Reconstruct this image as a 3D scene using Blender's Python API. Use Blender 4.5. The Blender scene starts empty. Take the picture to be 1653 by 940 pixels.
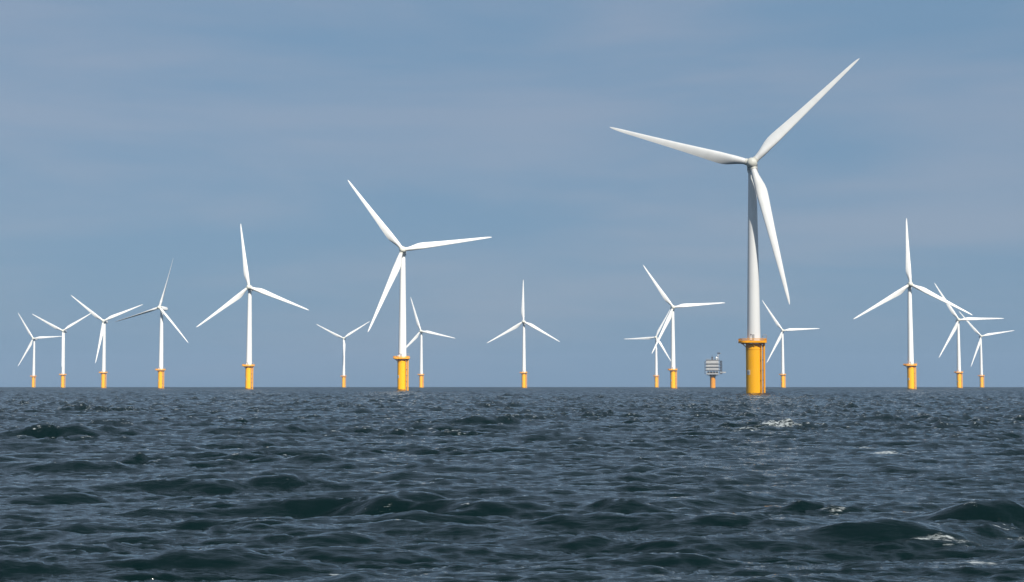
import bpy, math, random
import numpy as np
from mathutils import Matrix, Vector

random.seed(7)
sc = bpy.context.scene
COL = sc.collection
R_ = math.radians

# ------------------------------------------------------------------ camera
CAM_H = 3.0                       # eye height above mean sea level
EARTH = 7.4e6                     # effective earth radius (with refraction)
cam_d = bpy.data.cameras.new("camera")
cam_d.sensor_width = 36.0
cam_d.lens = 36.0 * 2500.0 / 1653.0
cam_d.clip_start = 0.3
cam_d.clip_end = 40000
cam = bpy.data.objects.new("camera", cam_d)
COL.objects.link(cam)
cam.location = (0, 0, CAM_H)
cam.rotation_euler = (R_(90) + math.atan((622.7 - 470) / 2500.0), 0, 0)
sc.camera = cam

# ------------------------------------------------------------------ sky, sun, exposure
SUN_EL = R_(38)
SUN_AZ = R_(180 - 25)            # clockwise from +Y; behind the camera, to the right
world = bpy.data.worlds.new("World")
sc.world = world
world.use_nodes = True
wn, wl = world.node_tree.nodes, world.node_tree.links
wn.clear()


def node(ns, kind, **kw):
    n = ns.new(kind)
    for k, v in kw.items():
        setattr(n, k, v)
    return n


out = node(wn, "ShaderNodeOutputWorld")
bg = node(wn, "ShaderNodeBackground")
bg.inputs["Strength"].default_value = 0.067
sky = node(wn, "ShaderNodeTexSky")
sky.sky_type = 'NISHITA'
sky.sun_disc = False
sky.sun_elevation = SUN_EL
sky.sun_rotation = SUN_AZ
sky.air_density = 1.0
sky.dust_density = 1.2
sky.ozone_density = 1.6
tc = node(wn, "ShaderNodeTexCoord")
mp = node(wn, "ShaderNodeMapping")
mp.inputs["Scale"].default_value = (1.0, 1.0, 6.5)
mp.inputs["Rotation"].default_value = (R_(2.0), R_(-3.0), R_(20))
nz = node(wn, "ShaderNodeTexNoise")
nz.inputs["Scale"].default_value = 2.3
nz.inputs["Detail"].default_value = 8
nz.inputs["Roughness"].default_value = 0.50
nz.inputs["Distortion"].default_value = 0.35
rmp = node(wn, "ShaderNodeMapRange")
rmp.interpolation_type = 'SMOOTHSTEP'
rmp.inputs["From Min"].default_value = 0.44
rmp.inputs["From Max"].default_value = 0.74
# thin high stratus over the blue: two tones of cloud mixed over the sky
thin = node(wn, "ShaderNodeMix", data_type='RGBA')
thin.inputs["A"].default_value = (1.70, 2.98, 4.50, 1)
thin.inputs["B"].default_value = (2.66, 3.46, 4.66, 1)
allc = node(wn, "ShaderNodeMix", data_type='RGBA')
allc.inputs["Factor"].default_value = 0.88
wl.new(tc.outputs["Generated"], mp.inputs["Vector"])
wl.new(mp.outputs["Vector"], nz.inputs["Vector"])
sepz = node(wn, "ShaderNodeSeparateXYZ")
higher = node(wn, "ShaderNodeMath", operation='MULTIPLY_ADD')     # the deck thickens away from the horizon
higher.inputs[1].default_value = 0.55
wl.new(tc.outputs["Generated"], sepz.inputs[0])
wl.new(sepz.outputs["Z"], higher.inputs[0])
wl.new(nz.outputs["Fac"], higher.inputs[2])
wl.new(higher.outputs[0], rmp.inputs["Value"])
wl.new(rmp.outputs["Result"], thin.inputs["Factor"])
wl.new(sky.outputs["Color"], allc.inputs["A"])
wl.new(thin.outputs["Result"], allc.inputs["B"])
wl.new(allc.outputs["Result"], bg.inputs["Color"])
wl.new(bg.outputs["Background"], out.inputs["Surface"])

sun_d = bpy.data.lights.new("sun", 'SUN')
sun_d.energy = 5.0
sun_d.angle = R_(0.5)
sun_d.color = (1.0, 0.95, 0.87)
sun = bpy.data.objects.new("sun", sun_d)
COL.objects.link(sun)
to_sun = Vector((math.sin(SUN_AZ) * math.cos(SUN_EL), math.cos(SUN_AZ) * math.cos(SUN_EL), math.sin(SUN_EL)))
sun.rotation_euler = (-to_sun).to_track_quat('-Z', 'Y').to_euler()

vs = sc.view_settings
vs.view_transform = 'Standard'
vs.look = 'None'
vs.exposure = 0.60
vs.gamma = 1.0
vs.use_curve_mapping = False
sc.cycles.max_bounces = 6
sc.cycles.caustics_reflective = False
sc.cycles.caustics_refractive = False


# ------------------------------------------------------------------ helpers
def drop(x, y):
    return -(x * x + y * y) / (2 * EARTH)


class MB:
    """collects shapes, links them as ONE mesh object"""

    def __init__(self):
        self.v, self.f = [], []

    def add(self, verts, faces, m=None):
        o = len(self.v)
        for p in verts:
            p = Vector(p)
            self.v.append(tuple(m @ p if m else p))
        self.f += [tuple(o + i for i in q) for q in faces]

    def loft(self, rings, cap=True):
        n = len(rings[0])
        v = [p for r in rings for p in r]
        f = []
        for k in range(len(rings) - 1):
            for i in range(n):
                j = (i + 1) % n
                f.append((k * n + i, k * n + j, (k + 1) * n + j, (k + 1) * n + i))
        if cap:
            f.append(tuple(reversed(range(n))))
            f.append(tuple((len(rings) - 1) * n + i for i in range(n)))
        self.add(v, f)

    def lathe(self, prof, n=40, c=(0, 0, 0), cap=True):
        rings = [[(c[0] + r * math.cos(2 * math.pi * i / n), c[1] + r * math.sin(2 * math.pi * i / n), c[2] + z)
                  for i in range(n)] for r, z in prof]
        self.loft(rings, cap)

    def box(self, c, s, rz=0.0, bevel=0.0):
        x, y, z = s[0] / 2, s[1] / 2, s[2] / 2
        b = min(bevel, x * .9, y * .9, z * .9)
        m = Matrix.Translation(c) @ Matrix.Rotation(rz, 4, 'Z')
        if b <= 0:
            v = [(i * x, j * y, k * z) for k in (-1, 1) for i, j in ((-1, -1), (1, -1), (1, 1), (-1, 1))]
            self.add(v, [(3, 2, 1, 0), (4, 5, 6, 7), (0, 1, 5, 4), (1, 2, 6, 5), (2, 3, 7, 6), (3, 0, 4, 7)], m)
            return

        def oct(x, y, zz):
            return [tuple(m @ Vector(p)) for p in ((-x + b, -y, zz), (x - b, -y, zz), (x, -y + b, zz), (x, y - b, zz),
                                                  (x - b, y, zz), (-x + b, y, zz), (-x, y - b, zz), (-x, -y + b, zz))]
        self.loft([oct(x - b, y - b, -z), oct(x, y, -z + b), oct(x, y, z - b), oct(x - b, y - b, z)])

    def tube(self, pts, r, n=8):
        pts = [Vector(p) for p in pts]
        rings = []
        for i, p in enumerate(pts):
            d = (pts[min(i + 1, len(pts) - 1)] - pts[max(i - 1, 0)]).normalized()
            a = d.cross(Vector((0, 0, 1)) if abs(d.z) < .9 else Vector((1, 0, 0))).normalized()
            b = d.cross(a)
            rr = r[i] if isinstance(r, (list, tuple)) else r
            rings.append([tuple(p + a * (rr * math.cos(2 * math.pi * k / n)) + b * (rr * math.sin(2 * math.pi * k / n)))
                          for k in range(n)])
        self.loft(rings)

    def build(self, name, mat, parent=None, smooth=35):
        me = bpy.data.meshes.new(name)
        me.from_pydata(self.v, [], self.f)
        me.validate()
        import bmesh
        bm = bmesh.new()
        bm.from_mesh(me)
        bmesh.ops.recalc_face_normals(bm, faces=bm.faces)
        bm.to_mesh(me)
        bm.free()
        if smooth:
            me.shade_smooth()
            me.set_sharp_from_angle(angle=R_(smooth))
        me.materials.append(mat)
        o = bpy.data.objects.new(name, me)
        COL.objects.link(o)
        if parent:
            o.parent = parent
        return o


# ------------------------------------------------------------------ materials
def paint(name, col, rough=0.45, var=0.10, scale=0.6, streak=True, waterline=None, spec=0.35):
    m = bpy.data.materials.new(name)
    m.use_nodes = True
    ns, ls = m.node_tree.nodes, m.node_tree.links
    b = ns["Principled BSDF"]
    b.inputs["Roughness"].default_value = rough
    b.inputs["Specular IOR Level"].default_value = spec
    t = node(ns, "ShaderNodeTexCoord")
    p = node(ns, "ShaderNodeMapping")
    p.inputs["Scale"].default_value = (1, 1, 0.12 if streak else 1)
    n = node(ns, "ShaderNodeTexNoise")
    n.inputs["Scale"].default_value = scale
    n.inputs["Detail"].default_value = 6
    r = node(ns, "ShaderNodeMapRange")
    r.inputs["From Min"].default_value = 0.3
    r.inputs["From Max"].default_value = 0.75
    r.inputs["To Min"].default_value = 1.0
    r.inputs["To Max"].default_value = 1.0 - var
    mx = node(ns, "ShaderNodeMix", data_type='RGBA', blend_type='MULTIPLY')
    mx.inputs["Factor"].default_value = 1
    mx.inputs["A"].default_value = (*col, 1)
    ls.new(t.outputs["Object"], p.inputs["Vector"])
    ls.new(p.outputs["Vector"], n.inputs["Vector"])
    ls.new(n.outputs["Fac"], r.inputs["Value"])
    ls.new(r.outputs["Result"], mx.inputs["B"])
    last = mx.outputs["Result"]
    if waterline:
        # weed and rust band where the splash zone meets the sea, with an uneven upper edge
        z = node(ns, "ShaderNodeSeparateXYZ")
        ls.new(t.outputs["Object"], z.inputs[0])
        n2 = node(ns, "ShaderNodeTexNoise")
        n2.inputs["Scale"].default_value = 1.6
        n2.inputs["Detail"].default_value = 5
        ls.new(t.outputs["Object"], n2.inputs["Vector"])
        ad = node(ns, "ShaderNodeMath", operation='MULTIPLY_ADD')
        ad.inputs[1].default_value = -1.8
        ls.new(n2.outputs["Fac"], ad.inputs[0])
        ls.new(z.outputs["Z"], ad.inputs[2])
        rg = node(ns, "ShaderNodeMapRange")
        rg.interpolation_type = 'SMOOTHSTEP'
        rg.inputs["From Min"].default_value = -0.35
        rg.inputs["From Max"].default_value = 0.35
        rg.inputs["To Min"].default_value = 0.85
        rg.inputs["To Max"].default_value = 0.0
        ls.new(ad.outputs[0], rg.inputs["Value"])
        m2 = node(ns, "ShaderNodeMix", data_type='RGBA')
        m2.inputs["B"].default_value = (*waterline, 1)
        ls.new(rg.outputs["Result"], m2.inputs["Factor"])
        ls.new(last, m2.inputs["A"])
        last = m2.outputs["Result"]
    ls.new(last, b.inputs["Base Color"])
    return m


M_WHITE = paint("white_gelcoat", (0.76, 0.76, 0.735), 0.38, 0.10, 0.35)
M_HUB = paint("hub_gelcoat", (0.66, 0.65, 0.57), 0.42, 0.16, 0.8, False)
M_YELLOW = paint("yellow_marine_paint", (0.95, 0.445, 0.003), 0.6, 0.07, 0.5, True, waterline=(0.10, 0.05, 0.015), spec=0.15)
M_YELLOW2 = paint("yellow_steel_paint", (0.92, 0.40, 0.004), 0.6, 0.14, 1.2, False, spec=0.15)
M_GREY = paint("galvanised_steel", (0.36, 0.37, 0.38), 0.5, 0.25, 2.0, False)
M_DARK = paint("dark_steel", (0.055, 0.05, 0.05), 0.55, 0.3, 1.5, False)
M_SIGN = paint("sign_white", (0.70, 0.71, 0.68), 0.5, 0.08, 1.5, False)
M_MARK = paint("sign_black", (0.02, 0.02, 0.025), 0.5, 0.1, 1.5, False)
M_CLAD = paint("grey_cladding", (0.40, 0.40, 0.39), 0.55, 0.22, 0.7)
M_ORANGE = paint("orange_pile_paint", (0.74, 0.30, 0.02), 0.5, 0.12, 0.5, True, waterline=(0.10, 0.05, 0.015))


# ------------------------------------------------------------------ the sea
def ocean_tile(L, N, lam_lo, lam_hi, lam_peak, sigma, wind, spread, seed):
    """one periodic patch of wind sea: height and horizontal (choppy) displacement"""
    rng = np.random.default_rng(seed)
    k1 = 2 * np.pi * np.fft.fftfreq(N, L / N)
    kx, ky = np.meshgrid(k1, k1, indexing='ij')
    k = np.hypot(kx, ky)
    k[0, 0] = 1e9
    kp = 2 * np.pi / lam_peak
    S = k ** -4.0 * np.exp(-1.25 * (kp / k) ** 2)
    c = (kx * math.cos(wind) + ky * math.sin(wind)) / k
    S *= np.abs(c) ** spread * np.where(c > 0, 1.0, 0.12)
    S *= np.exp(-(k * lam_lo / (2 * np.pi)) ** 4)
    S *= 1 / (1 + np.exp(-(k - 2 * np.pi / lam_hi) / (0.25 * 2 * np.pi / lam_hi)))
    A = np.sqrt(S) * (rng.normal(size=(N, N)) + 1j * rng.normal(size=(N, N)))
    h = np.fft.ifft2(A)
    s = sigma / h.real.std()
    A = A * s
    hz = np.fft.ifft2(A).real
    dx = np.fft.ifft2(-1j * kx / k * A).real
    dy = np.fft.ifft2(-1j * ky / k * A).real
    jxx = np.fft.ifft2(kx * kx / k * A).real
    jyy = np.fft.ifft2(ky * ky / k * A).real
    return L, N, np.stack([dx, dy, hz, jxx + jyy]).astype(np.float32)


def sample(tile, x, y, ang):
    L, N, D = tile
    ca, sa = math.cos(ang), math.sin(ang)
    u = ((x * ca + y * sa) / L * N) % N
    v = ((-x * sa + y * ca) / L * N) % N
    i = np.floor(u).astype(np.int32)
    j = np.floor(v).astype(np.int32)
    fu, fv = (u - i).astype(np.float32), (v - j).astype(np.float32)
    i %= N
    j %= N
    i2, j2 = (i + 1) % N, (j + 1) % N
    r = D[:, i, j] * ((1 - fu) * (1 - fv)) + D[:, i2, j] * (fu * (1 - fv)) + D[:, i, j2] * ((1 - fu) * fv) + D[:, i2, j2] * (fu * fv)
    return r[0] * ca - r[1] * sa, r[0] * sa + r[1] * ca, r[2], r[3]


def smooth01(a, lo, hi):
    t = np.clip((a - lo) / (hi - lo), 0, 1)
    return t * t * (3 - 2 * t)


# single steep crests that stand out of the sea near the boat: x, y, half length, height, half width, skew
CRESTS = [
    (-4.02, 37.7, 3.33, 0.6, 1.09, 0.1), (-2.0, 36.7, 1.1, 0.44, 0.72, -0.12), (-5.44, 33.4, 1.2, 0.29, 0.7, 0.2),
    (2.28, 35.9, 0.79, 0.41, 0.63, 0), (7.47, 37.1, 1.19, 0.5, 0.74, -0.05), (11.44, 39.0, 1.4, 0.23, 0.82, 0),
    (9.73, 38.1, 0.91, 0.24, 0.69, 0), (10.48, 33.4, 1.2, 0.28, 0.7, 0.2), (6.8, 29.6, 1.78, 0.25, 0.8, 0.12),
    (18.76, 110.7, 3.32, 0.78, 2.16, 0), (-2.2, 118.5, 2.84, 0.57, 2.13, 0), (-5.2, 95.2, 4.19, 0.52, 2.19, 0.05),
    (-13.95, 60.5, 2.66, 0.43, 1.39, 0.1), (-10.7, 62.7, 2.13, 0.44, 1.29, 0), (35.48, 129.8, 5.19, 0.66, 2.85, -0.03),
    (5.76, 43.2, 1.38, 0.25, 0.86, 0.1), (-26.59, 87.9, 2.81, 0.31, 1.76, 0), (-9.04, 44.6, 1.07, 0.2, 0.8, 0.05),
    (4.08, 55.6, 2.0, 0.32, 1.17, 0.0), (2.87, 27.3, 0.76, 0.17, 0.6, 0.1), (-5.36, 24.1, 0.58, 0.12, 0.6, -0.1),
    (-2.69, 69.8, 1.4, 0.31, 1.19, 0), (26.13, 87.9, 3.16, 0.39, 1.84, 0.0), (-49.2, 181.8, 5.09, 0.58, 3.45, 0),
    (7.4, 149.8, 3.59, 0.43, 2.7, 0), (29.68, 209.9, 6.72, 0.54, 4.2, 0),
]
# patches of broken water: x, y, half length, half width, strength
FOAM = [
    (15.73, 102.0, 1.51, 2.24, 1.22), (18.88, 110.2, 1.92, 2.42, 1.22), (21.35, 117.7, 1.2, 2.6, 1.22), (17.1, 75.2, 0.9, 0.75, 1.27),
    (16.56, 69.2, 0.97, 0.69, 1.27), (-4.7, 39.0, 0.55, 0.39, 1.12), (-10.92, 64.0, 0.23, 0.64, 1.17), (2.35, 37.1, 0.59, 0.37, 1.07),
    (7.53, 36.3, 0.51, 0.22, 1.1), (9.97, 32.2, 0.92, 0.28, 0.98), (8.11, 30.1, 0.86, 0.28, 1.02), (7.99, 26.5, 0.83, 0.28, 0.98),
    (6.43, 24.6, 0.7, 0.28, 0.94), (10.06, 30.9, 0.64, 0.28, 0.98), (-2.92, 25.9, 0.21, 0.35, 0.92), (-0.14, 51.9, 0.17, 0.52, 0.9),
    (6.78, 49.3, 0.36, 0.49, 0.9), (-441.4, 1403.1, 4.49, 42.09, 1.2), (-478.42, 2022.1, 4.85, 60.66, 1.3),
    (-283.4, 1273.1, 6.11, 38.19, 1.3), (-79.43, 731.4, 2.93, 21.94, 1.25), (-75.94, 1562.5, 3.13, 46.88, 1.2),
    (140.71, 2291.7, 5.5, 68.75, 1.3), (158.34, 1074.2, 3.87, 32.23, 1.25), (219.75, 1273.1, 3.06, 38.19, 1.3),
    (216.04, 1165.3, 2.33, 34.96, 1.3), (81.57, 661.1, 2.64, 19.83, 1.1), (59.56, 373.6, 2.09, 11.21, 1.15),
    (257.99, 1165.3, 2.8, 34.96, 1.2), (358.26, 1273.1, 2.04, 38.19, 1.2), (104.54, 321.3, 0.64, 9.64, 1.2),
    (-100.07, 1273.1, 3.06, 38.19, 1.2), (15.47, 373.6, 0.75, 11.21, 1.0), (33.72, 142.0, 1.02, 4.26, 1.0), (-0.72, 108.4, 0.43, 1.08, 0.9),
    (-119.77, 603.1, 0.96, 18.09, 1.1), (105.35, 929.1, 1.86, 27.87, 1.2), (-103.76, 395.1, 0.79, 11.85, 1.0),
    (189.72, 731.4, 1.76, 21.94, 1.1),
]


def build_sea(piles):
    tA = ocean_tile(113.0, 1024, 0.25, 60.0, 12.0, 0.058, R_(96), 5.0, 11)
    tB = ocean_tile(71.3, 1024, 0.16, 7.0, 3.2, 0.046, R_(80), 5.0, 23)
    tC = ocean_tile(17.9, 1024, 0.05, 2.0, 0.8, 0.0120, R_(99), 4.5, 37)
    # a round sheet out past the horizon; its grid is finer towards its centre and ahead of the pier
    q = 1.0032
    n_r = int(math.log(7400 / 7.0) / math.log(q)) + 1
    rad = 7.0 * q ** np.arange(n_r)
    ahead = np.radians(np.arange(-27.0, 27.001, 0.055))
    step, edge, a = 0.06, [], 27.0
    while True:
        step = min(step * 1.18, 6.0)
        a += step
        if a >= 179:
            break
        edge.append(a)
    edge = np.radians(np.array(edge))
    ang = np.concatenate([-edge[::-1], ahead, edge])       # from +Y, clockwise
    n_a = len(ang)
    RR, AA = np.meshgrid(rad, ang, indexing='ij')
    X = (RR * np.sin(AA)).ravel()
    Y = (RR * np.cos(AA)).ravel()
    RR = RR.ravel()
    ax, ay, az, aj = sample(tA, X, Y, 0.0)
    bx, by, bz, bj = sample(tB, X, Y, 0.31)
    cx, cy, cz, cj = sample(tC, X, Y, -0.2)
    # gustiness: the short waves come in patches
    g = 0.55 + 0.75 * smooth01(sample(tA, X * 0.55 + 40, Y * 0.33, 0.5)[2], -0.12, 0.16)
    wC = np.clip(1.5 - RR / 700.0, 0, 1) * g * (1.05 + 1.1 * smooth01(np.log(RR), math.log(45), math.log(260)))
    wB = (0.45 + 0.55 * g) * (0.85 + 1.25 * smooth01(np.log(RR), math.log(40), math.log(300)))
    # groups of taller waves: the sea itself is steeper there
    gain = np.ones_like(az)
    for (px, py, hl, hh, hw, sk) in CRESTS:
        gain += 1.6 * hh * np.exp(-((X - px) / (1.3 * hl)) ** 2 - ((Y - py) / (2.6 * hw)) ** 2)
    gain = np.minimum(gain, 1.7)
    wB = wB * gain
    wC = wC * (0.6 + 0.4 * gain)
    jac = aj * gain + 1.4 * bj * wB
    # crests sharpen but never fold over
    soft = 1.0 / (1.0 + np.maximum(jac - 0.35, 0) ** 2 * 1.6)
    dx = (ax * gain + 1.4 * bx * wB) * soft + 1.0 * cx * wC
    dy = (ay * gain + 1.4 * by * wB) * soft + 1.0 * cy * wC
    # wind sea is peaked: flat troughs, narrow crests
    peak = lambda v, s, a: s / a * (np.exp(np.minimum(a * v / s, 2.6)) - 1 - a * a / 2)
    wA = 0.058 * gain
    z = peak(az * gain, wA, 0.32) + peak(bz * wB, 0.046 * wB, 0.30) + peak(cz * wC, 0.012 * wC + 1e-6, 0.3)
    # a ragged ridge in each group, bent along by the waves that carry it
    for (px, py, hl, hh, hw, sk) in CRESTS:
        u = (X - px) / hl
        t = (Y - py) - sk * (X - px) + 5.5 * (bx * 1.2 + by + 0.9 * ay + 0.5 * ax) + 0.3 * hw * np.sin(1.3 * X / hl + px)
        w = np.exp(-u * u)
        prof = np.where(t < 0, np.exp(-(np.abs(t) / (0.62 * hw)) ** 1.5), np.exp(-(t / (1.7 * hw)) ** 2))
        z += 0.52 * hh * w * (prof - 0.4 * np.exp(-((t + 1.6 * hw) / hw) ** 2))
    CH = 1.0
    x2 = X + CH * dx
    y2 = Y + CH * dy - 0.18 * z                            # faces towards the viewer lean over
    foam = smooth01(jac, 0.55, 1.15) * 0.80 * np.clip(RR / 25, 0, 1)
    for (px, py, hl, hw, st) in FOAM:
        foam = np.maximum(foam, st * np.exp(-((X - px) / hl) ** 2 - ((Y - py) / hw) ** 2))
    for (px, py) in piles:
        d = np.hypot(X - px, Y - py)
        foam = np.maximum(foam, 1.3 * np.exp(-(np.maximum(d - 2.9, 0) / 1.7) ** 2))
    z = z + drop(X, Y)
    co = np.stack([x2, y2, z], -1).astype(np.float32)
    co = np.vstack([co, np.array([[0, 0, -0.1]], np.float32)])
    foam = np.append(foam, 0).astype(np.float32)
    ii, jj = np.meshgrid(np.arange(n_r - 1), np.arange(n_a), indexing='ij')
    j2 = (jj + 1) % n_a
    quads = np.stack([ii * n_a + jj, (ii + 1) * n_a + jj, (ii + 1) * n_a + j2, ii * n_a + j2], -1).reshape(-1, 4)[:, ::-1]
    j = np.arange(n_a)
    tris = np.stack([j, (j + 1) % n_a, np.full(n_a, n_r * n_a)], -1)[:, ::-1]
    loops = np.concatenate([quads.ravel(), tris.ravel()]).astype(np.int32)
    nq, nt = len(quads), len(tris)
    starts = np.concatenate([np.arange(nq) * 4, nq * 4 + np.arange(nt) * 3]).astype(np.int32)
    me = bpy.data.meshes.new("sea")
    me.vertices.add(len(co))
    me.vertices.foreach_set("co", co.ravel())
    me.loops.add(len(loops))
    me.loops.foreach_set("vertex_index", loops)
    me.polygons.add(nq + nt)
    me.polygons.foreach_set("loop_start", starts)
    me.update(calc_edges=True)
    me.shade_smooth()
    at = me.attributes.new("foam", 'FLOAT', 'POINT')
    at.data.foreach_set("value", foam)
    # waves too small for the grid out there count as roughness of the surface
    sub = me.attributes.new("ripple", 'FLOAT', 'POINT')
    sub.data.foreach_set("value", np.append(0.07 + 0.31 * smooth01(np.log(RR), math.log(220), math.log(2800)), 0.09).astype(np.float32))
    o = bpy.data.objects.new("sea", me)
    COL.objects.link(o)
    o["kind"] = "structure"

    m = bpy.data.materials.new("sea_water")
    m.use_nodes = True
    ns, ls = m.node_tree.nodes, m.node_tree.links
    b = ns["Principled BSDF"]
    b.inputs["IOR"].default_value = 1.333
    b.inputs["Base Color"].default_value = (0.0005, 0.0058, 0.0060, 1)
    b.inputs["Roughness"].default_value = 0.09
    b.inputs["Specular IOR Level"].default_value = 0.33
    ra = node(ns, "ShaderNodeAttribute", attribute_name="ripple")
    ls.new(ra.outputs["Fac"], b.inputs["Roughness"])
    ge = node(ns, "ShaderNodeTexCoord")

    def noise(scale, detail, sx, sy, rot, rough=0.55):
        p = node(ns, "ShaderNodeMapping")
        p.inputs["Scale"].default_value = (sx, sy, 1.0)
        p.inputs["Rotation"].default_value = (0, 0, rot)
        n = node(ns, "ShaderNodeTexNoise")
        n.inputs["Scale"].default_value = scale
        n.inputs["Detail"].default_value = detail
        n.inputs["Roughness"].default_value = rough
        ls.new(ge.outputs["Object"], p.inputs["Vector"])
        ls.new(p.outputs["Vector"], n.inputs["Vector"])
        return n

    n1 = noise(1.5, 5, 0.40, 1.3, 0.12)
    n2 = noise(8.0, 3, 0.40, 1.3, -0.15)
    ad = node(ns, "ShaderNodeMath", operation='MULTIPLY_ADD')
    ad.inputs[1].default_value = 0.16
    ls.new(n2.outputs["Fac"], ad.inputs[0])
    ls.new(n1.outputs["Fac"], ad.inputs[2])
    bp = node(ns, "ShaderNodeBump")
    bp.inputs["Strength"].default_value = 1.0
    bp.inputs["Distance"].default_value = 0.085
    ls.new(ad.outputs[0], bp.inputs["Height"])
    ls.new(bp.outputs["Normal"], b.inputs["Normal"])
    # foam: threads and patches of bubbles
    fa = node(ns, "ShaderNodeAttribute", attribute_name="foam")
    f1 = noise(7.0, 6, 0.35, 1.0, 0.25, 0.66)
    th = node(ns, "ShaderNodeMath", operation='ADD')
    fc = node(ns, "ShaderNodeMapRange")
    fc.inputs["From Min"].default_value = 0.36
    fc.inputs["From Max"].default_value = 0.64
    ls.new(f1.outputs["Fac"], fc.inputs["Value"])
    ls.new(fa.outputs["Fac"], th.inputs[0])
    ls.new(fc.outputs["Result"], th.inputs[1])
    fr = node(ns, "ShaderNodeMapRange")
    fr.interpolation_type = 'SMOOTHSTEP'
    fr.inputs["From Min"].default_value = 1.30
    fr.inputs["From Max"].default_value = 1.90
    fr.inputs["To Max"].default_value = 0.52
    ls.new(th.outputs[0], fr.inputs["Value"])
    fb = node(ns, "ShaderNodeBsdfDiffuse")
    fb.inputs["Color"].default_value = (0.55, 0.60, 0.61, 1)
    ms = node(ns, "ShaderNodeMixShader")
    ls.new(fr.outputs["Result"], ms.inputs["Fac"])
    ls.new(b.outputs[0], ms.inputs[1])
    ls.new(fb.outputs[0], ms.inputs[2])
    ls.new(ms.outputs[0], ns["Material Output"].inputs["Surface"])
    me.materials.append(m)
    return o


# ------------------------------------------------------------------ wind turbine parts
HUB_Z, OVER, TILT, RB = 83.6, 4.6, R_(6), 53.5
PIVOT_Z = HUB_Z - OVER * math.sin(TILT)
DECK = 19.3
PILE_R = 2.9


def arc(r, a0, a1, z, n):
    """points on a vertical cylinder; angle from the front (-Y), positive to +X"""
    return [(r * math.sin(a0 + (a1 - a0) * i / n), -r * math.cos(a0 + (a1 - a0) * i / n), z) for i in range(n + 1)]


def curved_plate(mb, r0, r1, a0, a1, z0, z1, n=6):
    rings = []
    for i in range(n + 1):
        a = a0 + (a1 - a0) * i / n
        s, c = math.sin(a), -math.cos(a)
        rings.append([(r0 * s, r0 * c, z0), (r1 * s, r1 * c, z0), (r1 * s, r1 * c, z1), (r0 * s, r0 * c, z1)])
    mb.loft(rings)


def deck_outline(grow=0.0):
    # the working platform reaches farther to the left of the pile than to the right
    pts = []
    cx, hx, hy, c = -0.5, 4.75 + grow, 4.4 + grow, 1.9
    for sx, sy, a0 in ((1, -1, -90), (1, 1, 0), (-1, 1, 90), (-1, -1, 180)):
        for k in range(5):
            a = R_(a0 + 90 * k / 4)
            pts.append((cx + sx * (hx - c) + c * math.cos(a), sy * (hy - c) + c * math.sin(a)))
    return pts


def along(pts, step):
    """evenly spaced points on a closed outline"""
    res = []
    n = len(pts)
    for i in range(n):
        a, b = Vector(pts[i]), Vector(pts[(i + 1) % n])
        L = (b - a).length
        k = max(1, round(L / step))
        if L < step * .6:
            if i % 2 == 0:
                res.append(a)
            continue
        for t in range(k):
            res.append(a.lerp(b, t / k))
    return res


def make_blade_mesh(pitch_deg, name):
    mb = MB()
    rs = [0.9, 1.6, 2.4, 3.6, 5.0, 6.8, 8.6, 10.5, 12.5, 15, 18, 22, 26, 30, 34, 38, 42, 45.5, 48.5, 50.8, 52.2, 53.0, 53.4, 53.5]
    rc = [0, 2.4, 5.0, 8.0, 10.5, 13, 18, 26, 34, 42, 48, 51, 52.6, 53.3, 53.5]
    cc = [2.1, 2.1, 2.75, 3.75, 4.15, 4.1, 3.55, 2.8, 2.2, 1.62, 1.2, 0.9, 0.58, 0.28, 0.08]
    n = 28
    rings = []
    for r in rs:
        ch = float(np.interp(r, rc, cc))
        w = float(smooth01(np.float64(r), 2.2, 10.0))          # round root blends into the aerofoil
        tk = float(np.interp(r, [2, 6, 10, 18, 30, 53.5], [1.0, 0.62, 0.38, 0.27, 0.21, 0.17]))
        tw = R_(float(np.interp(r, [0, 8, 14, 24, 36, 53.5], [15, 13, 9, 4.5, 1.5, -0.5])) + pitch_deg)
        pre = -1.3 * (r / RB) ** 2.5                             # pre-bent into the wind
        le = 0.5 * (1 - w) + 0.30 * w
        ring = []
        for i in range(n):
            t = 2 * math.pi * i / n
            u = 0.5 + 0.5 * math.cos(t)                          # 1 at the trailing edge, 0 at the leading edge
            circ = math.sin(t) * 0.5
            yt = 5 * (0.2969 * math.sqrt(max(u, 0)) - 0.126 * u - 0.3516 * u * u + 0.2843 * u ** 3 - 0.1015 * u ** 4)
            foil = (yt * (1 if math.sin(t) >= 0 else -1)) + 0.10 * 4 * u * (1 - u) * 0.5
            th = circ * (1 - w) + foil * tk * w
            c_ = (u - le) * ch                                   # towards the trailing edge
            y_ = th * ch
            # trailing edge towards +Z, thickness along Y (front is -Y); twist turns the nose upwind
            zz = c_ * math.cos(tw) + y_ * math.sin(tw)
            yy = c_ * math.sin(tw) - y_ * math.cos(tw)
            ring.append((r, yy + pre, zz))
        rings.append(ring)
    mb.loft(rings)
    return mb


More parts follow.
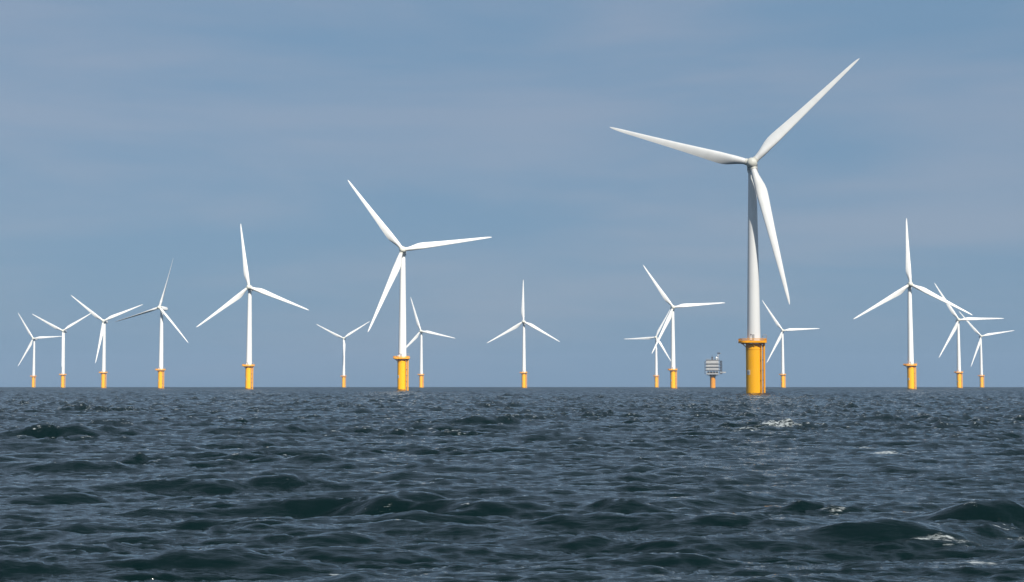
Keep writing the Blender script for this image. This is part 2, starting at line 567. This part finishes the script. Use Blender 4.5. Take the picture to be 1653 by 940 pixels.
def make_turbine():
    root = bpy.data.objects.new("wind_turbine", None)
    root.empty_display_size = 3
    COL.objects.link(root)
    # foundation pile
    mb = MB()
    mb.lathe([(PILE_R, -6), (PILE_R, 16.6), (PILE_R + 0.10, 16.65), (PILE_R + 0.10, 16.95), (PILE_R, 17.0), (PILE_R, DECK - 0.6)], 64)
    pile = mb.build("foundation_pile", M_YELLOW, root)
    # identification plate, wrapped round the pile on its left flank
    mb = MB()
    curved_plate(mb, PILE_R - 0.01, PILE_R + 0.05, R_(-67), R_(-39), 7.5, 9.2)
    plate = mb.build("sign_plate", M_SIGN, pile)
    rnd = random.Random(3)
    for z in (8.72, 8.24, 7.76):
        mb = MB()
        a = -64.0
        while a < -43.5:
            w = rnd.choice((2.6, 3.4, 4.2))
            curved_plate(mb, PILE_R + 0.04, PILE_R + 0.07, R_(a), R_(min(a + w, -42.5)), z, z + 0.17, 2)
            a += w + 0.7
        mb.build("sign_lettering", M_MARK, pile)
    # boat landing: two stout fender tubes with stubs, ladder between them
    land = []
    for a in (38, 66):
        land.append((math.sin(R_(a)), -math.cos(R_(a))))
    for (s, c), rr, ro in zip(land, (0.17, 0.36), (3.6, 3.72)):
        mb = MB()
        mb.tube([(s * ro, c * ro, -4), (s * ro, c * ro, DECK - 0.55)], rr, 14)
        for z in (1.9, 5.6, 9.2, 12.8, 16.2):
            mb.tube([(s * (PILE_R - .05), c * (PILE_R - .05), z), (s * (ro - rr * .5), c * (ro - rr * .5), z)], 0.12, 8)
        mb.build("boat_fender", M_YELLOW2, pile)
    mb = MB()
    a = R_(50)
    s, c = math.sin(a), -math.cos(a)
    tx, ty = math.cos(a), math.sin(a)
    for d in (-0.34, 0.34):
        mb.tube([(s * 3.5 + tx * d, c * 3.5 + ty * d, 0.2), (s * 3.5 + tx * d, c * 3.5 + ty * d, DECK - 0.5)], 0.06, 6)
    z = 0.6
    while z < DECK - 0.8:
        mb.tube([(s * 3.5 - tx * .34, c * 3.5 - ty * .34, z), (s * 3.5 + tx * .34, c * 3.5 + ty * .34, z)], 0.045, 5)
        z += 0.33
    mb.build("ladder", M_GREY, pile)
    for z in (1.9, 5.6, 9.2, 12.8):
        mb = MB()
        mb.box((s * 3.22, c * 3.22, z), (1.5, 0.62, 0.22), a, 0.03)
        mb.build("ladder_bracket", M_DARK, pile)

    # working platform
    mb = MB()
    o0 = deck_outline()
    mb.loft([[(x, y, DECK - 0.34) for x, y in o0], [(x, y, DECK) for x, y in o0]])
    for i in range(10):
        a = 2 * math.pi * i / 10 + .2
        s, c = math.cos(a), math.sin(a)
        mb.tube([(s * (PILE_R - .05), c * (PILE_R - .05), DECK - 1.9), (s * 4.25 - 0.3, c * 3.9, DECK - 0.40)], 0.13, 6)
        mb.tube([(s * (PILE_R - .05), c * (PILE_R - .05), DECK - 0.62), (s * 4.4 - 0.3, c * 4.1, DECK - 0.57)], 0.12, 6)
    plat = mb.build("platform", M_YELLOW2, root)
    mb = MB()
    ro = deck_outline(-0.06)
    for z, r in ((1.18, 0.065), (0.92, 0.045), (0.67, 0.045)):
        pts = [(x, y, DECK + z) for x, y in ro]
        mb.tube(pts + [pts[0]], r, 6)
    ti = deck_outline(-0.12)
    n = len(ro)
    mb.add([(x, y, DECK + h) for h in (0.003, 0.42) for x, y in ro] + [(x, y, DECK + h) for h in (0.003, 0.42) for x, y in ti],
           [(i, (i + 1) % n, n + (i + 1) % n, n + i) for i in range(n)]
           + [(2 * n + (i + 1) % n, 2 * n + i, 3 * n + i, 3 * n + (i + 1) % n) for i in range(n)]
           + [(n + i, n + (i + 1) % n, 3 * n + (i + 1) % n, 3 * n + i) for i in range(n)])
    for p in along(ro, 0.40):
        mb.tube([(p.x, p.y, DECK), (p.x, p.y, DECK + 1.18)], 0.045, 6)
    mb.build("railing", M_YELLOW2, plat)
    # hooped cage over the ladder head
    mb = MB()
    for dy in (-0.35, 0.35):
        pts = [(2.75 + 0.7 * (1 - math.cos(math.pi * k / 10)), -2.9 + dy, DECK + 1.9 + 0.75 * math.sin(math.pi * k / 10)) for k in range(11)]
        mb.tube([(2.75, -2.9 + dy, DECK)] + pts + [(4.15, -2.9 + dy, DECK)], 0.085, 8)
    for z in (1.2, 1.9):
        mb.tube([(4.15, -3.25, DECK + z), (4.15, -2.55, DECK + z)], 0.05, 6)
    mb.build("ladder_cage", M_GREY, plat)
    # davit on the far left of the deck and the lantern with its cabinet
    mb = MB()
    mb.tube([(-1.55, -3.3, DECK), (-1.55, -3.3, DECK + 2.3)], 0.09, 8)
    mb.box((-1.55, -3.3, DECK + 0.75), (0.75, 0.5, 1.5), 0, 0.05)
    mb.build("control_cabinet", M_SIGN, plat)
    mb = MB()
    mb.lathe([(0.05, 2.3), (0.2, 2.32), (0.2, 2.62), (0.12, 2.8), (0.02, 2.84)], 14, (-1.55, -3.3, DECK))
    mb.build("navigation_light", M_DARK, plat)

    # tower, with faint flange rings where its sections are bolted together
    mb = MB()
    z0, z1 = DECK - 0.05, PIVOT_Z - 1.75
    rad = lambda z: 2.38 + (1.45 - 2.38) * ((z - z0) / (z1 - z0)) ** 1.15
    prof = [(rad(z0), z0), (rad(z0) + 0.12, z0 + 0.02), (rad(z0) + 0.12, z0 + 0.25), (rad(z0 + .27), z0 + 0.27)]
    zs = np.linspace(z0 + 1, z1, 26)
    for z in zs:
        prof.append((rad(z), float(z)))
    mb.lathe(prof, 56)
    tower = mb.build("tower", M_WHITE, root)
    for fz in (0.33, 0.66):
        mb = MB()
        z = z0 + (z1 - z0) * fz
        mb.lathe([(rad(z) - .01, z - .1), (rad(z) + 0.03, z - .08), (rad(z) + 0.03, z + .08), (rad(z) - .01, z + .1)], 56)
        mb.build("flange_ring", M_WHITE, tower)
    mb = MB()
    curved_plate(mb, rad(20) - 0.02, rad(20) + 0.06, R_(-24), R_(-4), DECK + 0.5, DECK + 2.7)
    mb.build("tower_door", M_CLAD, tower)

    # nacelle: a long box with rounded edges, tapering behind; built about the yaw point
    mb = MB()
    rings = []
    for y, w, h, zc in ((-2.55, 1.50, 1.55, 0), (-2.45, 1.72, 1.75, 0), (-0.5, 1.92, 1.95, 0.02), (3.0, 1.95, 1.98, 0.05),
                        (6.5, 1.85, 1.80, 0.16), (8.6, 1.62, 1.45, 0.34), (9.3, 1.35, 1.10, 0.45), (9.45, 1.05, .85, 0.48)):
        ring = []
        for i in range(28):
            t = 2 * math.pi * i / 28
            cx_, sz_ = math.cos(t), math.sin(t)
            ring.append((w * math.copysign(abs(cx_) ** 0.5, cx_), y, zc + h * math.copysign(abs(sz_) ** 0.5, sz_)))
        rings.append(ring)
    mb.loft(rings)
    # yaw collar on the tower top
    mb.lathe([(1.5, -2.35), (1.62, -2.3), (1.62, -1.7), (1.5, -1.6)], 40)
    nac = mb.build("nacelle", M_WHITE, root)
    mb = MB()
    mb.tube([(0.5, 8.0, 1.6), (0.5, 8.0, 3.3)], 0.05, 6)
    mb.tube([(-0.5, 8.0, 1.6), (-0.5, 8.0, 3.0)], 0.05, 6)
    mb.tube([(-0.8, 8.0, 2.9), (0.8, 8.0, 2.9)], 0.04, 6)
    mb.build("wind_vane", M_GREY, nac)
    mb = MB()
    mb.tube([(0, -2.9, 0), (0, -2.5, 0)], 1.82, 40)
    mb.build("rotor_bearing", M_DARK, nac)

    # hub with its rounded nose
    mb = MB()
    prof = [(1.60, 1.75), (1.85, 1.55), (1.98, 0.9), (2.0, 0.2), (1.95, -0.5), (1.78, -1.1), (1.45, -1.65), (0.95, -2.05), (0.45, -2.2), (0.05, -2.24)]
    rings = [[(r * math.cos(2 * math.pi * i / 40), y, r * math.sin(2 * math.pi * i / 40)) for i in range(40)] for r, y in prof]
    mb.loft(rings)
    hub = mb.build("hub", M_HUB, root)
    mb = MB()
    for k in range(3):
        a = R_(120 * k)
        d = Vector((math.cos(a), 0, math.sin(a)))
        mb.tube([tuple(d * 1.2), tuple(d * 2.32)], 1.2, 24)
    mb.build("blade_socket", M_HUB, hub)
    blades = [make_blade_mesh(1.5, "blade").build("blade", M_WHITE, root, 50)]
    for k in range(2):
        b = blades[0].copy()
        COL.objects.link(b)
        b.parent = root
        blades.append(b)
    return root


def pose(root, yaw, phase):
    """turn nacelle, hub and blades of one turbine into the wind"""
    head = Matrix.Translation((0, 0, PIVOT_Z)) @ Matrix.Rotation(yaw, 4, 'Z') @ Matrix.Rotation(-TILT, 4, 'X')
    k = 0
    for ch in root.children:
        n = ch.name.split('.')[0]
        if n == "nacelle":
            ch.matrix_local = head
        elif n == "hub":
            ch.matrix_local = head @ Matrix.Translation((0, -OVER, 0)) @ Matrix.Rotation(-phase, 4, 'Y')
        elif n == "blade":
            ch.matrix_local = head @ Matrix.Translation((0, -OVER, 0)) @ Matrix.Rotation(-(phase + R_(120 * k)), 4, 'Y')
            k += 1


def copy_tree(o, parent=None):
    c = o.copy()
    COL.objects.link(c)
    if parent:
        c.parent = parent
        c.matrix_parent_inverse = o.matrix_parent_inverse.copy()
    for ch in o.children:
        copy_tree(ch, c)
    return c


# x, y, yaw, blade angle, scale, label
TURBINES = [
    (87.2, 558.4, -11, 44.0, 1.0, "nearest and by far the largest wind turbine, sign plate on its wide yellow pile"),
    (-65.1, 920.8, 2, 8.0, 1.0, "second largest wind turbine, one blade reaching far left and low past its bright yellow pile"),
    (-215.3, 1269.2, 0, 98.6, 1.0, "medium white wind turbine alone on the left with one blade almost straight up"),
    (317.3, 1233.6, -6, 91.6, 1.0, "medium wind turbine with upright blade whose right blade crosses a smaller turbine"),
    (-362.0, 1598.9, -20, 75.5, 1.0, "wind turbine with thin edge-on blades and nacelle showing right of its hub"),
    (165.6, 1593.8, 0, 4.6, 1.0, "bright wind turbine left of the grey platform, lower blade crossing a small dull turbine"),
    (15.0, 1949.4, -8, 90.6, 1.0, "small white wind turbine alone at mid frame, upright blade and two evenly spread below"),
    (-508.4, 1930.9, -3, 22.4, 1.0, "wind turbine third from the left edge, third blade hanging beside its tower"),
    (546.7, 1896.6, -6, 1.2, 1.0, "wind turbine with level right blade, behind the blade tip of the medium turbine at right"),
    (-658.5, 2275.1, -3, 31.8, 1.0, "small wind turbine second from the left edge, raised V blades, lower blade hiding its tower"),
    (395.6, 2265.0, -4, 2.8, 1.0, "small wind turbine low behind the right side of the nearest turbine, right blade level"),
    (-133.7, 2285.3, -8, 107.8, 1.0, "small greyish wind turbine close behind the second largest, whose tower hides one blade tip"),
    (762.9, 2520.7, -6, 9.6, 1.0, "small greyish wind turbine nearest the right edge of the photo"),
    (-814.8, 2641.8, -7, 3.6, 1.0, "small wind turbine at the far left edge, level blade touching the next tower"),
    (-285.5, 2631.6, -4, 32.7, 1.0, "small greyish wind turbine left of the second largest, two raised blades in a wide V"),
    (240.2, 2581.2, -14, 62.6, 1.0, "small dull wind turbine partly hidden by the brighter turbine's lower blade, left blade level"),
]
proto = make_turbine()
turbines = []
for i in range(len(TURBINES) - 1):
    turbines.append(copy_tree(proto))
turbines.insert(0, proto)
for o, (x, y, yaw, ph, s, lab) in zip(turbines, TURBINES):
    o.location = (x, y, drop(x, y) - (0.6 if y < 600 else 0.0))     # the nearest one sits a little deeper
    o.scale = (s, s, s)
    o["label"] = lab
    o["category"] = "wind turbine"
    o["group"] = "wind turbines standing in the sea"
    pose(o, R_(yaw), R_(ph))
# the parked turbine has its blades turned edge-on
feathered = None
for ch in turbines[4].children:
    if ch.name.split('.')[0] == "blade":
        if feathered is None:
            tmp = make_blade_mesh(68, "blade").build("blade", M_WHITE, None, 50)
            feathered = tmp.data
            bpy.data.objects.remove(tmp)
        ch.data = feathered


# ------------------------------------------------------------------ transformer platform
def make_substation(x, y):
    root = bpy.data.objects.new("offshore_substation", None)
    COL.objects.link(root)
    root.location = (x, y, drop(x, y))
    root.rotation_euler = (0, 0, R_(-7))
    root["label"] = "grey box-shaped transformer platform on an orange pile, crane on its roof"
    root["category"] = "offshore platform"
    mb = MB()
    mb.lathe([(3.0, -6), (3.0, 13.6), (3.9, 15.6)], 40)
    pile = mb.build("foundation_pile", M_ORANGE, root)
    # lower deck frame and its beams
    mb = MB()
    mb.box((0, 0, 15.9), (14.6, 13.6, 0.5), 0, 0.05)
    for s in (-1, 1):
        mb.tube([(s * 2.4, 0, 13.4), (s * 6.4, 0, 15.7)], 0.35, 8)
        mb.tube([(0, s * 2.4, 13.4), (0, s * 6.0, 15.7)], 0.35, 8)
    mb.build("cellar_deck", M_GREY, root)
    mb = MB()
    mb.box((-0.3, -6.75, 16.65), (13.0, 0.35, 0.75), 0, 0.05)
    for px in (-6.6, -3.3, 0, 3.3, 6.0):
        mb.box((px, -6.4, 18.2), (0.45, 0.45, 4.2))
        mb.box((px, 6.4, 18.2), (0.45, 0.45, 4.2))
    mb.build("support_frame", M_CLAD, root)
    mb = MB()
    for px, w, h in ((-4.8, 2.2, 2.3), (-1.9, 2.4, 1.6), (0.9, 1.8, 2.6), (3.9, 2.6, 2.0)):
        mb.box((px, -3.8, 16.15 + h / 2), (w, 3.0, h), 0, 0.1)
    mb.box((0, 2.0, 17.6), (11.5, 6, 2.9), 0, 0.1)
    mb.build("transformer_bay", M_DARK, root)
    # three stacked storeys of pale cladding with dark walkways between
    for z0, z1 in ((20.35, 23.2), (24.0, 26.9), (27.7, 31.7)):
        mb = MB()
        mb.box((-0.4, -0.1, (z0 + z1) / 2), (14.0, 12.6, z1 - z0), 0, 0.12)
        for k in range(8):
            px = -6.9 + k * 1.86
            mb.box((px, -6.43, (z0 + z1) / 2), (0.14, 0.10, z1 - z0 - 0.5))
        mb.build("storey", M_CLAD, root)
    mb = MB()
    for z in (20.1, 23.6, 27.3, 31.9):
        mb.box((0.2, 0, z), (15.8, 13.9, 0.42), 0, 0.03)
    mb.build("walkway", M_DARK, root)
    mb = MB()
    for z in (20.25, 23.75, 27.45, 32.05):
        for h in (0.55, 1.1):
            mb.tube([(-7.6, -6.8, z + h), (8.0, -6.8, z + h), (8.0, 6.8, z + h), (-7.6, 6.8, z + h), (-7.6, -6.8, z + h)], 0.06, 5)
        for k in range(9):
            mb.tube([(-7.6 + k * 1.95, -6.8, z), (-7.6 + k * 1.95, -6.8, z + 1.1)], 0.05, 5)
    mb.build("railing", M_GREY, root)
    # stair tower on the right flank, scaffold on the left
    mb = MB()
    for px in (8.2, 10.4):
        for py in (-5.0, 1.0):
            mb.box((px, py, 23.6), (0.5, 0.5, 15.4))
    for k in range(5):
        z = 16.4 + k * 3.6
        mb.box((9.3, -2, z), (2.4, 6.2, 0.45))
        if k < 4:
            a, b = (-4.6, 0.6) if k % 2 else (0.6, -4.6)
            mb.tube([(9.3, a, z), (9.3, b, z + 3.6)], 0.5, 6)
    mb.build("stair_tower", M_DARK, root)
    mb = MB()
    for py in (-6.0, 0, 6.0):
        mb.box((-8.6, py, 23.2), (0.5, 0.5, 14.0))
    for z in (16.6, 20.1, 23.6, 27.3, 30.1):
        mb.box((-8.15, 0, z), (1.3, 12.4, 0.4))
    mb.build("scaffold", M_DARK, root)
    mb = MB()
    mb.box((11.4, -3.5, 17.6), (6.6, 3.2, 0.35), 0, 0.05)
    mb.box((11.4, -5.0, 18.2), (6.6, 0.12, 1.0))
    mb.build("landing_balcony", M_CLAD, root)
    # roof: mast, white dome, crane with a boom carrying the lookout
    mb = MB()
    mb.box((-0.4, -2, 33.8), (1.7, 1.7, 3.6), 0, 0.08)
    mb.tube([(-0.4, -2, 35.0), (-0.4, -2, 37.4)], 0.14, 6)
    mb.build("exhaust_stack", M_DARK, root)
    mb = MB()
    mb.lathe([(0.55, 32.0), (0.55, 33.2), (1.15, 33.6), (1.3, 34.4), (1.05, 35.2), (0.5, 35.6), (0.05, 35.7)], 20, (4.4, -3.5, 0))
    mb.build("radar_dome", M_SIGN, root)
    mb = MB()
    mb.lathe([(0.6, 32.0), (0.5, 38.2)], 16, (6.2, 1.0, 0))
    mb.box((6.2, 1.0, 37.0), (2.0, 2.0, 1.3), 0, 0.1)
    mb.tube([(5.9, 1.0, 38.0), (9.6, 0.2, 39.6)], 0.28, 6)
    cr = mb.build("roof_crane", M_GREY, root)
    mb = MB()
    mb.box((6.8, 0.8, 39.7), (3.4, 2.2, 1.2), 0, 0.1)
    mb.build("crane_cabin", M_DARK, cr)
    return root


make_substation(225.8, 1745.0)

# ------------------------------------------------------------------ a broken cloud overhead, behind the boat
def make_cloud(target, height, size, seed, thin_):
    """a lumpy, half transparent cumulus between the sun and the nearest turbine"""
    import bmesh
    from mathutils import noise as mn
    bm = bmesh.new()
    bmesh.ops.create_icosphere(bm, subdivisions=5, radius=1.0)
    for v in bm.verts:
        p = v.co.copy()
        k = 1 + 0.28 * mn.fractal(p * 1.6 + Vector((seed, 0, 0)), 1.0, 2.0, 4) + 0.12 * mn.fractal(p * 5 + Vector((seed, 3, 0)), 1.0, 2.0, 3)
        v.co = Vector((p.x * size[0] * k, p.y * size[1] * k, (p.z if p.z > 0 else p.z * 0.45) * size[2] * k))
    me = bpy.data.meshes.new("cloud")
    bm.to_mesh(me)
    bm.free()
    me.shade_smooth()
    o = bpy.data.objects.new("cloud", me)
    COL.objects.link(o)
    t = (height - target[2]) / to_sun.z
    o.location = Vector(target) + to_sun * t
    o["kind"] = "structure"
    m = bpy.data.materials.new("cloud_vapour")
    m.use_nodes = True
    ns, ls = m.node_tree.nodes, m.node_tree.links
    ns.remove(ns["Principled BSDF"])
    tr = node(ns, "ShaderNodeBsdfTransparent")
    tl = node(ns, "ShaderNodeBsdfTranslucent")
    tl.inputs["Color"].default_value = (0.85, 0.86, 0.88, 1)
    mx = node(ns, "ShaderNodeMixShader")
    mx.inputs["Fac"].default_value = thin_
    ls.new(tr.outputs[0], mx.inputs[1])
    ls.new(tl.outputs[0], mx.inputs[2])
    ls.new(mx.outputs[0], ns["Material Output"].inputs["Surface"])
    me.materials.append(m)
    return o


make_cloud((88, 565, 70), 900.0, (150.0, 170.0, 70.0), 2.0, 0.22)


# ------------------------------------------------------------------ sea air: far things fade a little
def make_haze():
    mb = MB()
    x0, x1, y0, y1, z0, z1 = -7700, 7700, -7700, 7700, -10.0, 152.0
    mb.box(((x0 + x1) / 2, (y0 + y1) / 2, (z0 + z1) / 2), (x1 - x0, y1 - y0, z1 - z0))
    m = bpy.data.materials.new("sea_haze")
    m.use_nodes = True
    ns, ls = m.node_tree.nodes, m.node_tree.links
    ns.remove(ns["Principled BSDF"])
    pv = node(ns, "ShaderNodeVolumePrincipled")
    pv.inputs["Color"].default_value = (0.36, 0.50, 0.68, 1)
    pv.inputs["Density"].default_value = 0.00011
    ls.new(pv.outputs[0], ns["Material Output"].inputs["Volume"])
    o = mb.build("haze", m, None, 0)
    o["kind"] = "stuff"


make_haze()

# ------------------------------------------------------------------ build the sea last: it is the heaviest mesh
build_sea([(t[0], t[1]) for t in TURBINES] + [(225.8, 1745.0)])
